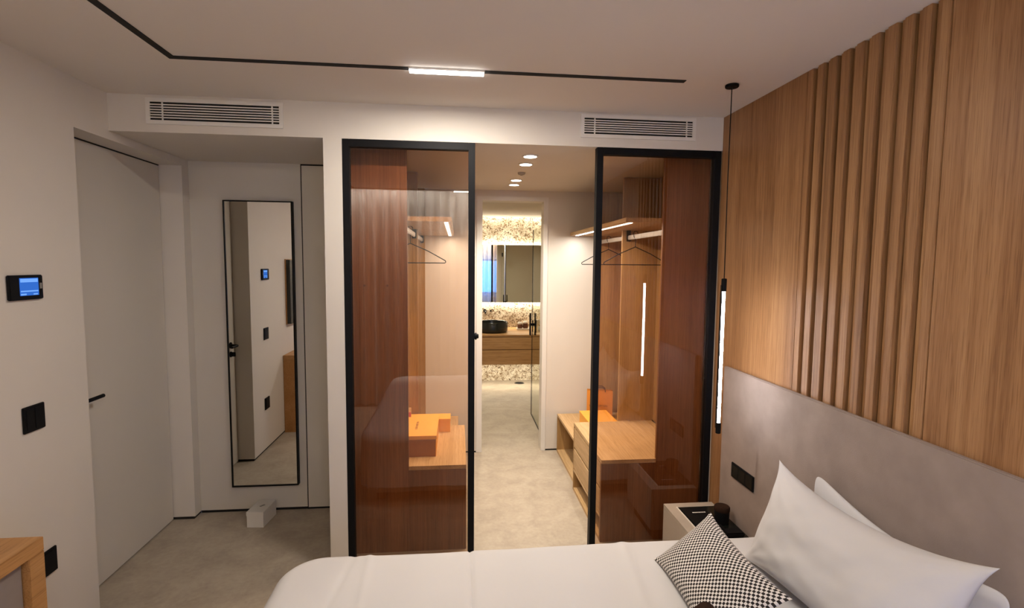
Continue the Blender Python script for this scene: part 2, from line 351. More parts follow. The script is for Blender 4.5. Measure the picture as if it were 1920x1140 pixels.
# doors
d1 = struct('door_1', B((-1.80, -1.752, 2.424, 3.276, 0.006, 2.158), bev=0.002), M['door'], 'flush white door in the left wall recess')
bm = bmesh.new(); cyl(bm, (-1.748, 2.503, 0.955), 0.024, 0.010, 'X', bev=0.002)
rose = obj('handle_rose', bm, M['black'], d1, True)
bm = bmesh.new(); tube(bm, [(-1.745, 2.503, 0.955), (-1.71, 2.503, 0.955), (-1.697, 2.508, 0.955), (-1.692, 2.520, 0.955), (-1.692, 2.618, 0.955)], 0.009, 12)
obj('lever_handle', bm, M['black'], d1, True)
bm = bmesh.new(); cyl(bm, (-1.748, 2.503, 0.885), 0.022, 0.010, 'X', bev=0.002); box(bm, -1.744, -1.715, 2.498, 2.508, 0.868, 0.902, bev=0.002)
obj('thumb_turn', bm, M['black'], d1, True)
struct('trim_3', B((-1.758, -1.753, 2.42, 3.28, 2.159, 2.165), (-1.80, -1.756, 3.2765, 3.28, 0, 2.165)), M['blackgap'], 'dark shadow gap around the flush left door')
struct('door_2', B((-0.9665, -0.657, YM+0.002, YM+0.03, 0.012, 2.196), bev=0.001), M['door'], 'flush white door leaf beside the pillar in the alcove')
struct('trim_4', B((-0.972, -0.9665, YM+0.003, YM+0.03, 0, 2.205), (-0.972, -0.656, YM+0.003, YM+0.03, 2.197, 2.205), (-0.972, -0.656, YM+0.004, YM+0.03, 0, 0.011)), M['blackgap'], 'thin dark seam around the flush alcove door')

# ------------------------------------------------------------------ glazed partition screens
def screen(x0, x1, label, knob):
    t = thing('glass_screen', ((x0+x1)/2, YP+0.02, 0), label, 'glass door')
    y0, y1, wd = YP-0.002, YP+0.042, 0.033; z1 = ZB-0.001
    obj('stile', B((x0, x0+wd, y0, y1, 0, z1), bev=0.0015), M['black'], t)
    obj('stile', B((x1-wd, x1, y0, y1, 0, z1), bev=0.0015), M['black'], t)
    obj('top_rail', B((x0+wd, x1-wd, y0, y1, z1-0.036, z1), bev=0.0015), M['black'], t)
    obj('bottom_rail', B((x0+wd, x1-wd, y0, y1, 0, 0.036), bev=0.0015), M['black'], t)
    obj('pane', B((x0+wd, x1-wd, YP+0.016, YP+0.022, 0.036, z1-0.036)), M['bronze'], t)['label'] = 'bronze tinted glass pane'
    if knob:
        bm = bmesh.new(); cyl(bm, (x1+0.006, YP+0.012, 1.226), 0.019, 0.012, 'X', bev=0.003); cyl(bm, (x1+0.016, YP+0.012, 1.226), 0.013, 0.010, 'X', bev=0.003)
        obj('knob', bm, M['black'], t, True)
    return t
screen(-0.566, 0.084, 'black framed bronze glass screen beside the white pillar, with a small round knob', True)
screen(0.711, 1.381, 'black framed bronze glass screen touching the oak wall, reflecting the pendant lamp', False)

# ------------------------------------------------------------------ wardrobes
YN, YD, YE = 2.797, 3.515, 4.262
def wardrobe(side):
    # side -1: left, body from X=-0.566 to -0.27 ; side 1: right, body 1.137 .. 1.386 (+ to 1.40)
    if side < 0:
        xa, xb = -0.566, -0.270; lab = 'oak open wardrobe behind the glass screen next to the white pillar'
        sh = (-0.566, -0.036); led = -0.066; zsh = 1.825; rail = -0.292
    else:
        xa, xb = 1.137, 1.401; lab = 'oak open wardrobe behind the glass screen next to the headboard wall'
        sh = (0.930, 1.401); led = 0.972; zsh = 1.840; rail = 1.178
    t = thing('wardrobe', ((xa+xb)/2, YN, 0), lab, 'wardrobe')
    near = obj('side_panel', B((xa, xb, YN, YN+0.02, 0.0, ZB-0.002), bev=0.001), M['oakend_shaded'], t)
    obj('divider', B((xa, xb, YD-0.004, YD+0.016, 0.49, zsh), (xa, xb, YD-0.004, YD+0.016, zsh+0.025, ZB-0.002), bev=0.001), M['oakv'], t)
    obj('side_panel', B((xa, xb, YE-0.004, YE+0.016, 0.33, ZB-0.002), bev=0.001), M['oakv'], t)
    xw = (xa, xa+0.008) if side < 0 else (xb-0.008, xb)
    obj('back_panel', B((*xw, YN+0.02, YD-0.004, 0.49, ZB-0.002)), M['oakv'], t)
    obj('back_panel', B((*xw, YD+0.016, YE-0.004, 0.33, ZB-0.002)), M['oakv'], t)
    s0 = sh[0] + (0.008 if side < 0 else 0); s1 = sh[1] - (0 if side < 0 else 0.008)
    obj('shelf', B((s0, s1, YN+0.02, YD-0.001, zsh, zsh+0.025), bev=0.001), M['oakh'], t)
    obj('shelf', B((s0, s1, YD+0.001, YE-0.004, zsh, zsh+0.025), bev=0.001), M['oakh'], t)
    obj('light_strip', B((led-0.010, led+0.010, YN+0.06, YE-0.06, zsh-0.0025, zsh)), M['led'], t)['label'] = 'lit white strip under the shelf'
    for (a, b_) in ((YN+0.02, YD-0.004), (YD+0.016, YE-0.004)):
        rr = obj('hanging_rail', B((rail-0.008, rail+0.008, a+0.012, b_-0.012, 1.775, 1.805), bev=0.004), M['alu'], t, True)
        obj('bracket', B((rail-0.014, rail+0.014, b_-0.014, b_-0.001, 1.765, zsh), bev=0.002), M['black'], rr)
        obj('bracket', B((rail-0.014, rail+0.014, a+0.001, a+0.014, 1.765, zsh), bev=0.002), M['black'], rr)
    if side < 0:
        for x in (-0.495, -0.375):
            bm = bmesh.new(); cyl(bm, (x, YN-0.001, 1.48), 0.006, 0.004, 'Y', 16); obj('screw_cap', bm, M['browntext'], near, True)
    return t, rail
wl, rail_l = wardrobe(-1)
wrd, rail_r = wardrobe(1)

def drawer_unit(side):
    xf, xbk = (0.045, -0.562) if side < 0 else (0.815, 1.385)
    lab = 'oak drawer bench with an orange box on it' if side < 0 else 'oak drawer bench in the wardrobe, nearest to the nightstand'
    t = thing('drawer_bench', ((xf+xbk)/2, YN+0.03, 0), lab, 'bench')
    lo, hi = min(xf, xbk), max(xf, xbk)
    y0, y1 = YN+0.022, YD-0.006
    ins = 0.018 if side > 0 else -0.018
    obj('end_panel', B((xf, 1.1365, YN, YN+0.0215, 0, 0.462) if side > 0 else (-0.2695, hi, YN, YN+0.0215, 0, 0.462)), M['oakend_shaded'], t)
    # the top has its front end just in front of the tall side panel plane
    if side > 0: obj('bench_top', B((xf, 1.1365, YN, y1, 0.464, 0.486), (1.1365, xbk, y0, y1, 0.464, 0.486), bev=0.0), M['oakh'], t)
    else: obj('bench_top', B((-0.2695, xf, YN, y1, 0.464, 0.486), (xbk, -0.2695, y0, y1, 0.464, 0.486), bev=0.0), M['oakh'], t)
    obj('end_panel', B((lo, hi, y1-0.02, y1, 0, 0.462), bev=0.001), M['oakv'], t)
    a, b_ = (xf, xf+0.018) if side > 0 else (xf-0.018, xf)
    for z0, z1 in ((0.318, 0.456), (0.164, 0.304)):
        d = obj('drawer', B((a, b_, y0+0.002, y1-0.022, z0, z1), bev=0.0015), M['oakh'], t)
        obj('drawer_box', B((min(a, b_+(xbk-xf)*0.6) if side < 0 else b_, a if side < 0 else b_+0.35, y0+0.01, y1-0.03, z0+0.01, z1-0.03)), M['oakv'], d)
    obj('niche_shelf', B((min(xf, xbk), max(xf, xbk), y0, y1-0.02, 0.140, 0.156)), M['oakh'], t)
    obj('base_board', B((min(xf, xbk), max(xf, xbk), y0, y1-0.02, 0.0, 0.02)), M['oakh'], t)
    bx = xbk-0.01*(1 if side > 0 else -1)
    obj('back_board', B((min(bx, xbk), max(bx, xbk), y0, y1, 0.02, 0.462)), M['oakv'], t)
    return t
drawer_unit(-1); drawer_unit(1)

def low_unit(side):
    xf, xbk = (0.0, -0.562) if side < 0 else (0.842, 1.385)
    lab = 'low oak niche bench, farther left in the dressing room' if side < 0 else 'low open oak niche bench with the orange bag on it'
    t = thing('niche_bench', ((xf+xbk)/2, YD+0.03, 0), lab, 'bench')
    lo, hi = min(xf, xbk), max(xf, xbk); y0, y1 = YD-0.004+0.0205, YE-0.006
    y0 = YD-0.002
    obj('bench_top', B((lo, hi, y0, y1, 0.308, 0.328), bev=0.001), M['oakh'], t)
    obj('end_panel', B((lo, hi, y0, y0+0.02, 0, 0.307), bev=0.001), M['oakv'], t)
    obj('end_panel', B((lo, hi, y1-0.02, y1, 0, 0.307), bev=0.001), M['oakv'], t)
    obj('base_board', B((lo, hi, y0+0.021, y1-0.021, 0.0, 0.022)), M['oakh'], t)
    bx = xbk-0.01*(1 if side > 0 else -1)
    obj('back_board', B((min(bx, xbk), max(bx, xbk), y0+0.021, y1-0.021, 0.022, 0.307)), M['oakv'], t)
low_unit(-1); low_unit(1)

# hangers
def hanger(x, y, label):
    t = thing('clothes_hanger', (x, y, 1.805), label, 'hanger', 'black wire hangers')
    zr = 1.807; sh_z, tip_z, bar_z = 1.722, 1.617, 1.603; hw = 0.215
    hook = [(x + 0.017*math.cos(a)*0.9, y, zr + 0.002 + 0.017*math.sin(a)) for a in [math.radians(d) for d in range(-20, 200, 20)]]
    hook = [(x+0.017, y, zr-0.012)] + hook[1:]
    hook = hook + [(x-0.012, y, zr-0.018), (x, y, zr-0.035), (x, y, sh_z)]
    bm = bmesh.new(); tube(bm, hook, 0.0022, 6); obj('hook', bm, M['black'], t, True)
    pts = [(x, y, sh_z)]
    pts += [(x+hw*0.5, y, (sh_z+tip_z)/2+0.006), (x+hw-0.012, y, tip_z+0.006), (x+hw-0.002, y, tip_z), (x+hw, y, tip_z-0.008), (x+hw-0.006, y, bar_z)]
    pts += [(x, y, bar_z), (x-hw+0.006, y, bar_z), (x-hw, y, tip_z-0.008), (x-hw+0.002, y, tip_z), (x-hw+0.012, y, tip_z+0.006), (x-hw*0.5, y, (sh_z+tip_z)/2+0.006), (x, y, sh_z)]
    bm = bmesh.new(); tube(bm, pts, 0.0030, 6); obj('shoulder_wire', bm, M['black'], t, True)
    return t
hanger(rail_l, 3.22, 'black wire clothes hanger beside the white pillar, in the left wardrobe')
hanger(rail_r, 3.36, 'black wire hanger in front of the divider of the right wardrobe')
hanger(rail_r, 3.98, 'black wire hanger beyond the divider of the right wardrobe, sticking out past the frame')

# orange packaging
t = thing('orange_box', (-0.27, 3.14, 0.486), 'large orange lidded gift box lying on the left drawer bench', 'box')
x0, x1, y0, y1 = -0.44, -0.124, 2.935, 3.345
obj('box_body', B((x0+0.003, x1-0.003, y0+0.003, y1-0.003, 0.4865, 0.590), bev=0.001), M['orange'], t)
obj('lid', B((x0, x1, y0, y1, 0.588, 0.609), bev=0.001), M['orange'], t)
obj('front_panel', B((x0+0.006, x1-0.006, y0-0.0005, y0+0.004, 0.4875, 0.586)), M['brownflap'], t)['label'] = 'brown front face of the box'
text_obj('lettering', 'LOUIS VUITTON', 0.021, M['browntext'], (-0.243, 3.055, 0.6092), (0, 1, 0), (-1, 0, 0), t)
t = thing('orange_box', (-0.20, 3.45, 0.486), 'smaller orange box behind the large orange box on the left bench', 'box')
obj('box_body', B((-0.36, -0.053, 3.37, 3.49, 0.4865, 0.560), bev=0.001), M['orange'], t)
obj('lid', B((-0.362, -0.051, 3.368, 3.492, 0.558, 0.575), bev=0.001), M['orange'], t)
t = thing('gift_card', (-0.33, 3.35, 0.61), 'cream card with a pink ribbon standing at the back of the large orange box', 'card')
obj('card', B((-0.38, -0.302, 3.315, 3.320, 0.6095, 0.668)), M['cream'], t)
obj('ribbon', B((-0.320, -0.303, 3.310, 3.3145, 0.6095, 0.640)), M['pink'], t)
t = thing('orange_box', (1.08, 3.9, 0.328), 'flat orange box lying on the niche bench left of the orange bag', 'box')
obj('box_body', B((0.982, 1.20, 3.62, 4.025, 0.3285, 0.400), bev=0.001), M['orange'], t)
obj('lid', B((0.979, 1.203, 3.617, 4.028, 0.398, 0.418), bev=0.001), M['orange'], t)
# paper bag: standing, turned a little
t = thing('paper_bag', (1.175, 4.12, 0.328), 'orange paper carrier bag with dark handles leaning at the back of the niche bench', 'bag')
ang = math.radians(-14); Mb = Matrix.Translation((1.175, 4.13, 0.0)) @ Matrix.Rotation(ang, 4, 'Z')
bm = bmesh.new(); W2, D2 = 0.105, 0.045
vb = [bm.verts.new(Mb @ Vector(p)) for p in ((-W2, -D2, .3285), (W2, -D2, .3285), (W2, D2, .3285), (-W2, D2, .3285))]
vt = [bm.verts.new(Mb @ Vector(p)) for p in ((-W2, -D2*.55, .560), (W2, -D2*.55, .560), (W2, D2*.55, .560), (-W2, D2*.55, .560))]
vm = [bm.verts.new(Mb @ Vector(p)) for p in ((W2-0.022, 0, .560), (W2-0.022, 0, .40), (-W2+0.022, 0, .560), (-W2+0.022, 0, .40))]
bm.faces.new((vb[0], vb[1], vt[1], vt[0])); bm.faces.new((vb[2], vb[3], vt[3], vt[2])); bm.faces.new(vb[::-1])
for a, b_, c, d, mm, ml in ((vb[1], vb[2], vt[2], vt[1], vm[0], vm[1]), (vb[3], vb[0], vt[0], vt[3], vm[2], vm[3])):
    bm.faces.new((a, b_, ml)); bm.faces.new((b_, c, mm, ml)); bm.faces.new((d, a, ml, mm))
obj('bag_body', bm, M['orangebag'], t)
for yy in (-D2*.55-0.003, D2*.55+0.003):
    bm = bmesh.new(); tube(bm, [Mb @ Vector(p) for p in ((-0.045, yy, .55), (-0.042, yy, .572), (-0.02, yy, .588), (0.02, yy, .588), (0.042, yy, .572), (0.045, yy, .55))], 0.004, 6)
    obj('handle', bm, M['browntext'], t, True)
uxb = Mb.to_3x3() @ Vector((1, 0, 0)); pb = Mb @ Vector((-0.085, -D2*.83, .43))
text_obj('lettering', 'LOUIS VUITTON', 0.020, M['browntext'], tuple(pb + Vector((0, -0.004, 0))), tuple(uxb), (0, 0.07, 1), t)

# ------------------------------------------------------------------ ceiling lights and grilles
t = thing('light_track', (0, 2.155, ZC), 'thin black recessed lighting track running around the ceiling', 'track')
def trk(x0, x1, y0, y1): return obj('track_profile', B((x0, x1, y0, y1, ZC-0.003, ZC-0.0003)), M['blackgap'], t)
trk(-1.103, -0.199, 2.141, 2.169); trk(0.106, 0.952, 2.141, 2.169); trk(-1.103, -1.075, -0.27, 2.1405); trk(-1.0745, -0.052, -0.27, -0.242); trk(0.352, 0.952, -0.27, -0.242)
def lamp(x0, x1, yc, label):
    l = thing('linear_lamp', ((x0+x1)/2, yc, ZC), label, 'light', 'linear ceiling lamps')
    obj('lamp_body', B((x0, x1, yc-0.016, yc+0.016, ZC-0.008, ZC-0.0005), bev=0.001), M['white'], l)
    obj('diffuser', B((x0+0.002, x1-0.002, yc-0.014, yc+0.014, ZC-0.015, ZC-0.008)), M['led'], l)
lamp(-0.197, 0.104, 2.155, 'lit white linear lamp in the black ceiling track above the glass partition')
lamp(-0.05, 0.35, -0.256, 'lit white linear lamp in the rear run of the black ceiling track')

def grille(x0, x1, z0, z1, label):
    t = thing('air_grille', ((x0+x1)/2, YP, (z0+z1)/2), label, 'vent', 'air grilles on the bulkhead')
    b_ = 0.018; y0, y1 = YP-0.007, YP-0.0005
    obj('frame', B((x0, x1, y0, y1, z1-b_, z1), (x0, x1, y0, y1, z0, z0+b_), (x0, x0+b_, y0, y1, z0+b_, z1-b_), (x1-b_, x1, y0, y1, z0+b_, z1-b_)), M['white'], t)
    obj('backing', B((x0+b_, x1-b_, YP-0.0015, YP-0.0003, z0+b_, z1-b_)), M['blackgap'], t)
    n = 6; h = (z1-z0-2*b_)
    blade = None
    for k in range(n):
        zc_ = z0+b_ + 0.0062 + (h-0.0124)*(k+0.5)/n
        bm = bmesh.new(); box(bm, x0+b_, x1-b_, -0.0022, 0.0022, -0.0026, 0.0026)
        bm.transform(Matrix.Translation((0, YP-0.0045, zc_)) @ Matrix.Rotation(0, 4, 'X'))
        obj('blade', bm, M['white'], t)
    for f in (0.095, 0.945):
        xx = x0+b_+(x1-x0-2*b_)*f
        obj('mullion', B((xx-0.003, xx+0.003, y0+0.001, YP-0.001, z0+b_, z1-b_)), M['white'], t)
grille(-1.456, -0.838, 2.242, 2.362, 'white slotted air grille above the entry alcove')
grille(0.621, 1.233, 2.250, 2.366, 'white slotted air grille above the black glass screen by the oak wall')

names = ['nearest round downlight in the dressing room ceiling', 'round downlight, the farther of the near pair in the dressing room', 'round downlight, the nearer of the far pair in the dressing room', 'round downlight closest to the bathroom door']
for (x, y), lb in zip(((0.400, 2.912), (0.406, 3.146), (0.414, 3.74), (0.422, 3.954)), names):
    t = thing('downlight', (x, y, ZB), lb, 'light', 'dressing room downlights')
    bm = bmesh.new(); lathe(bm, [(0.036, -0.001), (0.036, -0.006), (0.042, -0.007), (0.046, -0.003), (0.046, 0.0)], (x, y, ZB)); obj('trim_ring', bm, M['white'], t, True)
    bm = bmesh.new(); cyl(bm, (x, y, ZB-0.004), 0.0355, 0.004); obj('diffuser', bm, M['ledspot'], t)
t = thing('smoke_detector', (0.416, 3.442, ZB), 'small round smoke detector between the dressing room downlights', 'detector')
bm = bmesh.new(); lathe(bm, [(0, -0.016), (0.018, -0.016), (0.024, -0.010), (0.026, 0.0)], (0.416, 3.442, ZB)); obj('cover', bm, M['greige'], t, True)
bm = bmesh.new(); lathe(bm, [(0, -0.019), (0.008, -0.019), (0.010, -0.0165)], (0.416, 3.442, ZB)); obj('sensor', bm, M['greytext'], t, True)

# pendant
px, py = 1.170, 2.171
t = thing('pendant_lamp', (px, py, ZC), 'slim lit tube pendant hanging on a cord beside the headboard', 'lamp')
bm = bmesh.new(); cyl(bm, (px, py, ZC-0.006), 0.028, 0.012, bev=0.002); obj('canopy', bm, M['black'], t, True)
bm = bmesh.new(); tube(bm, [(px, py, ZC-0.012), (px-0.002, py, 1.95), (px, py, 1.545)], 0.0022, 8); obj('cord', bm, M['black'], t, True)
bm = bmesh.new(); cyl(bm, (px, py, 1.516), 0.0115, 0.058, bev=0.002); obj('upper_cap', bm, M['black'], t, True)
bm = bmesh.new(); cyl(bm, (px, py, 0.870), 0.0115, 0.050, bev=0.002); obj('lower_cap', bm, M['black'], t, True)
bm = bmesh.new(); cyl(bm, (px, py, 1.191), 0.0072, 0.592, seg=20); obj('diffuser', bm, M['ledcool'], t, True)
obj('spine', B((px-0.0135, px-0.009, py-0.006, py+0.006, 0.87, 1.516), bev=0.001), M['black'], t)

# ------------------------------------------------------------------ left wall devices
t = thing('thermostat', (XL, 2.114, 1.497), 'black wall thermostat with a lit blue screen', 'thermostat')
obj('housing', B((XL+0.0005, XL+0.014, 2.038, 2.190, 1.450, 1.543), bev=0.003), M['black'], t)
scn = obj('screen', B((XL+0.014, XL+0.0148, 2.080, 2.166, 1.466, 1.532)), M['screen'], t)
for (a, b_, c, d) in ((2.083, 2.163, 1.516, 1.529), (2.083, 2.108, 1.468, 1.474), (2.083, 2.163, 1.480, 1.485), (2.140, 2.160, 1.468, 1.473)):
    obj('display_band', B((XL+0.0148, XL+0.0152, a, b_, c, d)), M['screenhi'], scn)
obj('button', B((XL+0.014, XL+0.0155, 2.172, 2.182, 1.490, 1.512), bev=0.0005), M['greytext'], t)
def switch(y0, y1, z0, z1, label, rockers=1):
    t = thing('wall_switch', (XL, (y0+y1)/2, (z0+z1)/2), label, 'switch', 'black switch plates on the left wall')
    obj('plate', B((XL+0.0005, XL+0.009, y0, y1, z0, z1), bev=0.002), M['black'], t)
    n = rockers
    for k in range(n):
        a = y0+0.010+(y1-y0-0.020)*k/n; b_ = y0+0.010+(y1-y0-0.020)*(k+1)/n-0.002
        obj('rocker', B((XL+0.009, XL+0.0115, a, b_, z0+0.010, z1-0.010), bev=0.001), M['black'], t)
switch(2.068, 2.168, 0.945, 1.045, 'square black light switch on the white wall under the thermostat', 2)
switch(2.085, 2.185, 0.350, 0.450, 'black socket plate low on the white wall beside the oak console', 1)

# television on left wall (seen in the leaning mirror)
t = thing('television', (XL, 1.0, 1.32), 'dark wall television with an oak surround on the left wall', 'television')
obj('surround', B((XL+0.0005, XL+0.010, 0.42, 1.593, 1.008, 1.630), bev=0.002), M['oakcon'], t)
obj('screen', B((XL+0.010, XL+0.045, 0.44, 1.585, 1.015, 1.622), bev=0.002), M['ceramic'], t)

# console
t = thing('console', (-1.46, 1.0, 0), 'oak console with grey front standing against the left wall', 'cabinet')
obj('top', B((XL+0.002, -1.300, 0.25, 1.706, 0.688, 0.732), bev=0.0015), M['oakcon'], t)
obj('side_panel', B((XL+0.002, -1.300, 1.648, 1.706, 0.0, 0.6875), bev=0.0015), M['oakcon'], t)
obj('side_panel', B((XL+0.002, -1.300, 0.25, 0.308, 0.0, 0.6875), bev=0.0015), M['oakcon'], t)
for k in range(2):
    a = 0.311 + k*0.669
    d = obj('door', B((-1.345, -1.320, a, a+0.664, 0.06, 0.684), bev=0.0015), M['consolegrey'], t)
obj('back_panel', B((XL+0.004, XL+0.016, 0.308, 1.648, 0.0, 0.687)), M['consolegrey'], t)
obj('base', B((XL+0.016, -1.345, 0.308, 1.648, 0.03, 0.058)), M['oakcon'], t)

# leaning mirror on alcove wall
t = thing('wall_mirror', (-1.225, YM, 0.175), 'tall black framed rectangular mirror on the white alcove wall', 'mirror')
mx0, mx1, mz0, mz1 = -1.420, -1.016, 0.178, 1.972; my0 = 3.318
obj('frame', B((mx0, mx0+0.007, my0, YM-0.001, mz0, mz1), (mx1-0.007, mx1, my0, YM-0.001, mz0, mz1), (mx0+0.007, mx1-0.007, my0, YM-0.001, mz0, mz0+0.007), (mx0+0.007, mx1-0.007, my0, YM-0.001, mz1-0.007, mz1)), M['black'], t)
obj('mirror_glass', B((mx0+0.007, mx1-0.007, 3.324, 3.330, mz0+0.007, mz1-0.007)), M['mirror'], t)

# small white box on floor
t = thing('small_box', (-1.205, 3.22, 0), 'small white cardboard box on the floor under the mirror', 'box')
bm = B((-0.050, 0.050, -0.085, 0.085, 0.0, 0.078), bev=0.001)
bm.transform(Matrix.Translation((-1.210, 3.225, 0)) @ Matrix.Rotation(math.radians(-6), 4, 'Z')); obj('box_body', bm, M['white'], t)
bm = B((-0.052, 0.052, -0.087, 0.087, 0.072, 0.096), bev=0.001)
bm.transform(Matrix.Translation((-1.210, 3.225, 0)) @ Matrix.Rotation(math.radians(-6), 4, 'Z')); obj('lid', bm, M['white'], t)
bm = B((-0.008, 0.008, -0.016, 0.016, 0.0962, 0.0966))
bm.transform(Matrix.Translation((-1.205, 3.225, 0)) @ Matrix.Rotation(math.radians(-40), 4, 'Z')); obj('printed_mark', bm, M['greytext'], t)

# ------------------------------------------------------------------ curtain
bm = bmesh.new(); nx = 520; zz = [0.02, 0.6, 1.2, 1.8, 2.30, 2.40, 2.46]
rows = []
for z in zz:
    row = []
    for i in range(nx+1):
        x = -1.60 + 2.96*i/nx
        ph = 2*math.pi*x/0.118 + 0.5*math.sin(3*x) + (0.25*math.sin(2.1*x+z*1.5))
        y = -0.482 + 0.036*math.sin(ph) + 0.006*math.sin(2.3*ph+1)
        row.append(bm.verts.new((x, y, z)))
    rows.append(row)
for a, b_ in zip(rows, rows[1:]):
    for i in range(nx): bm.faces.new((a[i], a[i+1], b_[i+1], b_[i]))
ct = thing('curtain', (0, -0.455, 0), 'sheer white pleated curtain in front of the bedroom window', 'curtain')
obj('fabric', bm, M['curtain'], ct, True)
obj('curtain_track', B((-1.60, 1.36, -0.465, -0.445, 2.455, 2.469)), M['white'], ct)

# ------------------------------------------------------------------ headboard, sockets, nightstand
t = thing('headboard', (1.37, 1.2, 0), 'long taupe suede headboard panel along the oak wall', 'headboard')
obj('upholstery', B((1.366, 1.3855, -0.30, 2.500, 0.0, 1.086), bev=0.004), M['suede'], t, True)
t = thing('wall_socket', (1.366, 2.282, 0.59), 'black double socket plate on the taupe headboard', 'socket')
obj('plate', B((1.358, 1.3655, 2.186, 2.378, 0.552, 0.626), bev=0.002), M['black'], t)
for a in (2.194, 2.254, 2.314):
    p = obj('socket_insert', B((1.3565, 1.358, a, a+0.056, 0.560, 0.618), bev=0.0007), M['ceramic'], t)

NZ = 0.326
t = thing('nightstand', (1.23, 2.366, 0), 'greige nightstand with black inset top between bed and oak wall', 'nightstand')
x0, x1, y0, y1 = 1.096, 1.3655, 2.163, 2.572
obj('carcass', B((x0+0.016, x1, y0, y1, 0.085, NZ-0.010), bev=0.002), M['greige'], t)
obj('drawer_front', B((x0, x0+0.015, y0+0.001, y1-0.001, 0.087, NZ-0.012), bev=0.001), M['greige'], t)
rimw = 0.050
obj('top', B((x0, x0+rimw, y0, y1, NZ-0.010, NZ), (x0+rimw, x1, y1-0.045, y1, NZ-0.010, NZ), (x0+rimw, x1, y0, y0+0.020, NZ-0.010, NZ)), M['greige'], t)
obj('edge_strip', B((x0+rimw, x0+rimw+0.006, y0+0.020, y1-0.045, NZ-0.010, NZ+0.003)), M['white'], t)['label'] = 'pale raised strip beside the black inset'
obj('inset', B((x0+rimw+0.006, x1, y0+0.020, y1-0.045, NZ-0.010, NZ-0.001)), M['ceramic'], t)
obj('base', B((x0+0.04, x1, y0+0.03, y1-0.03, 0.0, 0.085)), M['blackgap'], t)
t = thing('menu_card', (1.21, 2.43, NZ), 'black folder with a white line of print on the nightstand', 'folder')
obj('cover', B((1.160, 1.290, 2.235, 2.505, NZ-0.0005, NZ+0.004), bev=0.001), M['black'], t)
for i, (a, b_) in enumerate(((0, 8), (10, 15), (17, 23), (25, 30), (32, 40), (42, 47), (49, 56), (58, 66))):
    obj('print_mark', B((1.203+a*0.00105, 1.203+b_*0.00105, 2.452, 2.460, NZ+0.004, NZ+0.0045)), M['whitetext'], t)
t = thing('lidded_cup', (1.308, 2.358, NZ), 'black lidded cup on the nightstand against the headboard', 'cup')
bm = bmesh.new(); lathe(bm, [(0, 0), (0.031, 0), (0.034, 0.003), (0.036, 0.060), (0, 0.060)], (1.308, 2.358, NZ)); obj('cup_body', bm, M['black'], t, True)
bm = bmesh.new(); lathe(bm, [(0, 0.0605), (0.0365, 0.0605), (0.0375, 0.064), (0.0375, 0.078), (0.034, 0.083), (0, 0.084)], (1.308, 2.358, NZ)); obj('lid', bm, M['brown'], t, True)
t = thing('glasses_case', (1.30, 2.235, NZ), 'small dark case with a pale edge lying behind the checked cushion', 'case')
obj('case_body', B((1.255, 1.345, 2.205, 2.262, NZ-0.0005, NZ+0.022), bev=0.006), M['black'], t, True)
obj('pale_edge', B((1.262, 1.295, 2.258, 2.264, NZ+0.006, NZ+0.014)), M['greytext'], t)

# ------------------------------------------------------------------ bed
BT = 0.48
t = thing('bed', (0.36, 1.05, 0), 'wide bed made up in white, standing against the taupe headboard', 'bed')
obj('base', B((-0.60, 1.362, 0.17, 1.90, 0.06, 0.24), bev=0.01), M['greige'], t)
obj('mattress', B((-0.57, 1.355, 0.22, 1.90, 0.24, 0.450), bev=0.04), M['linen'], t, True)
for x in (-0.52, 1.25):
    for y in (0.25, 1.82): obj('leg', B((x-0.03, x+0.03, y-0.03, y+0.03, 0, 0.062)), M['black'], t)
# duvet: a sheet that rounds over foot and both sides
bm = bmesh.new()
RX0, RX1, RY0, RY1 = -0.595, 1.33, 0.190, 1.925      # flat core
RH, RVv, DROP, RC = 0.055, 0.050, 0.30, 0.10                      # horizontal/vertical rounding, hanging length
def duvet_pt(s, t_):
    cx = min(max(s, RX0+RC), RX1+0.02); cyy = min(max(t_, RY0+RC), RY1-RC)
    dx, dy = s-cx, t_-cyy; dd = math.hypot(dx, dy); d = max(0.0, dd-RC)
    z = BT; x, y = s, t_
    n1_ = noise.noise(Vector((s*1.3, t_*1.7, 0.3))); n2_ = noise.noise(Vector((s*5, t_*2.2, 4.1)))
    if d > 1e-6:
        ux, uy = dx/dd, dy/dd; L = 0.085; x, y = cx+ux*RC, cyy+uy*RC
        if d < L:
            a = d/L*math.pi/2; hx = RH*math.sin(a); z = BT - RVv*(1-math.cos(a))
        else:
            hx = RH + 0.007*math.sin((s+t_)*14)*min(1, (d-L)/0.1) ; z = BT - RVv - (d-L)
        x += ux*hx; y += uy*hx
    z += 0.006*n1_ + 0.0035*n2_
    # pressed crease running across the bed and soft diagonal folds
    z -= 0.007*math.exp(-((s-0.047)/0.006)**2) * (1 if d < .14 else 0)
    z += 0.004*math.exp(-((s+0.24+0.05*t_)/0.012)**2) + 0.005*math.exp(-((s-0.57-0.12*(t_-1.2))/0.02)**2) - 0.004*math.exp(-((s+0.42-0.10*(t_-1.7))/0.012)**2)
    return (x, y, max(z, 0.13))
S = [RX0-0.085-DROP + (RX1+0.02-(RX0-0.085-DROP))*i/300 for i in range(301)]
T = [RY0-0.085-DROP + (RY1+0.085+DROP-(RY0-0.085-DROP))*j/250 for j in range(251)]
g = [[bm.verts.new(duvet_pt(s, q)) for q in T] for s in S]
for i in range(len(S)-1):
    for j in range(len(T)-1): bm.faces.new((g[i][j], g[i+1][j], g[i+1][j+1], g[i][j+1]))
bmesh.ops.remove_doubles(bm, verts=bm.verts, dist=1e-5)
dv = obj('duvet', bm, M['linen'], None, True, origin=(0.36, 1.05, BT)); tag(dv, 'smooth white duvet covering the whole bed', 'duvet')
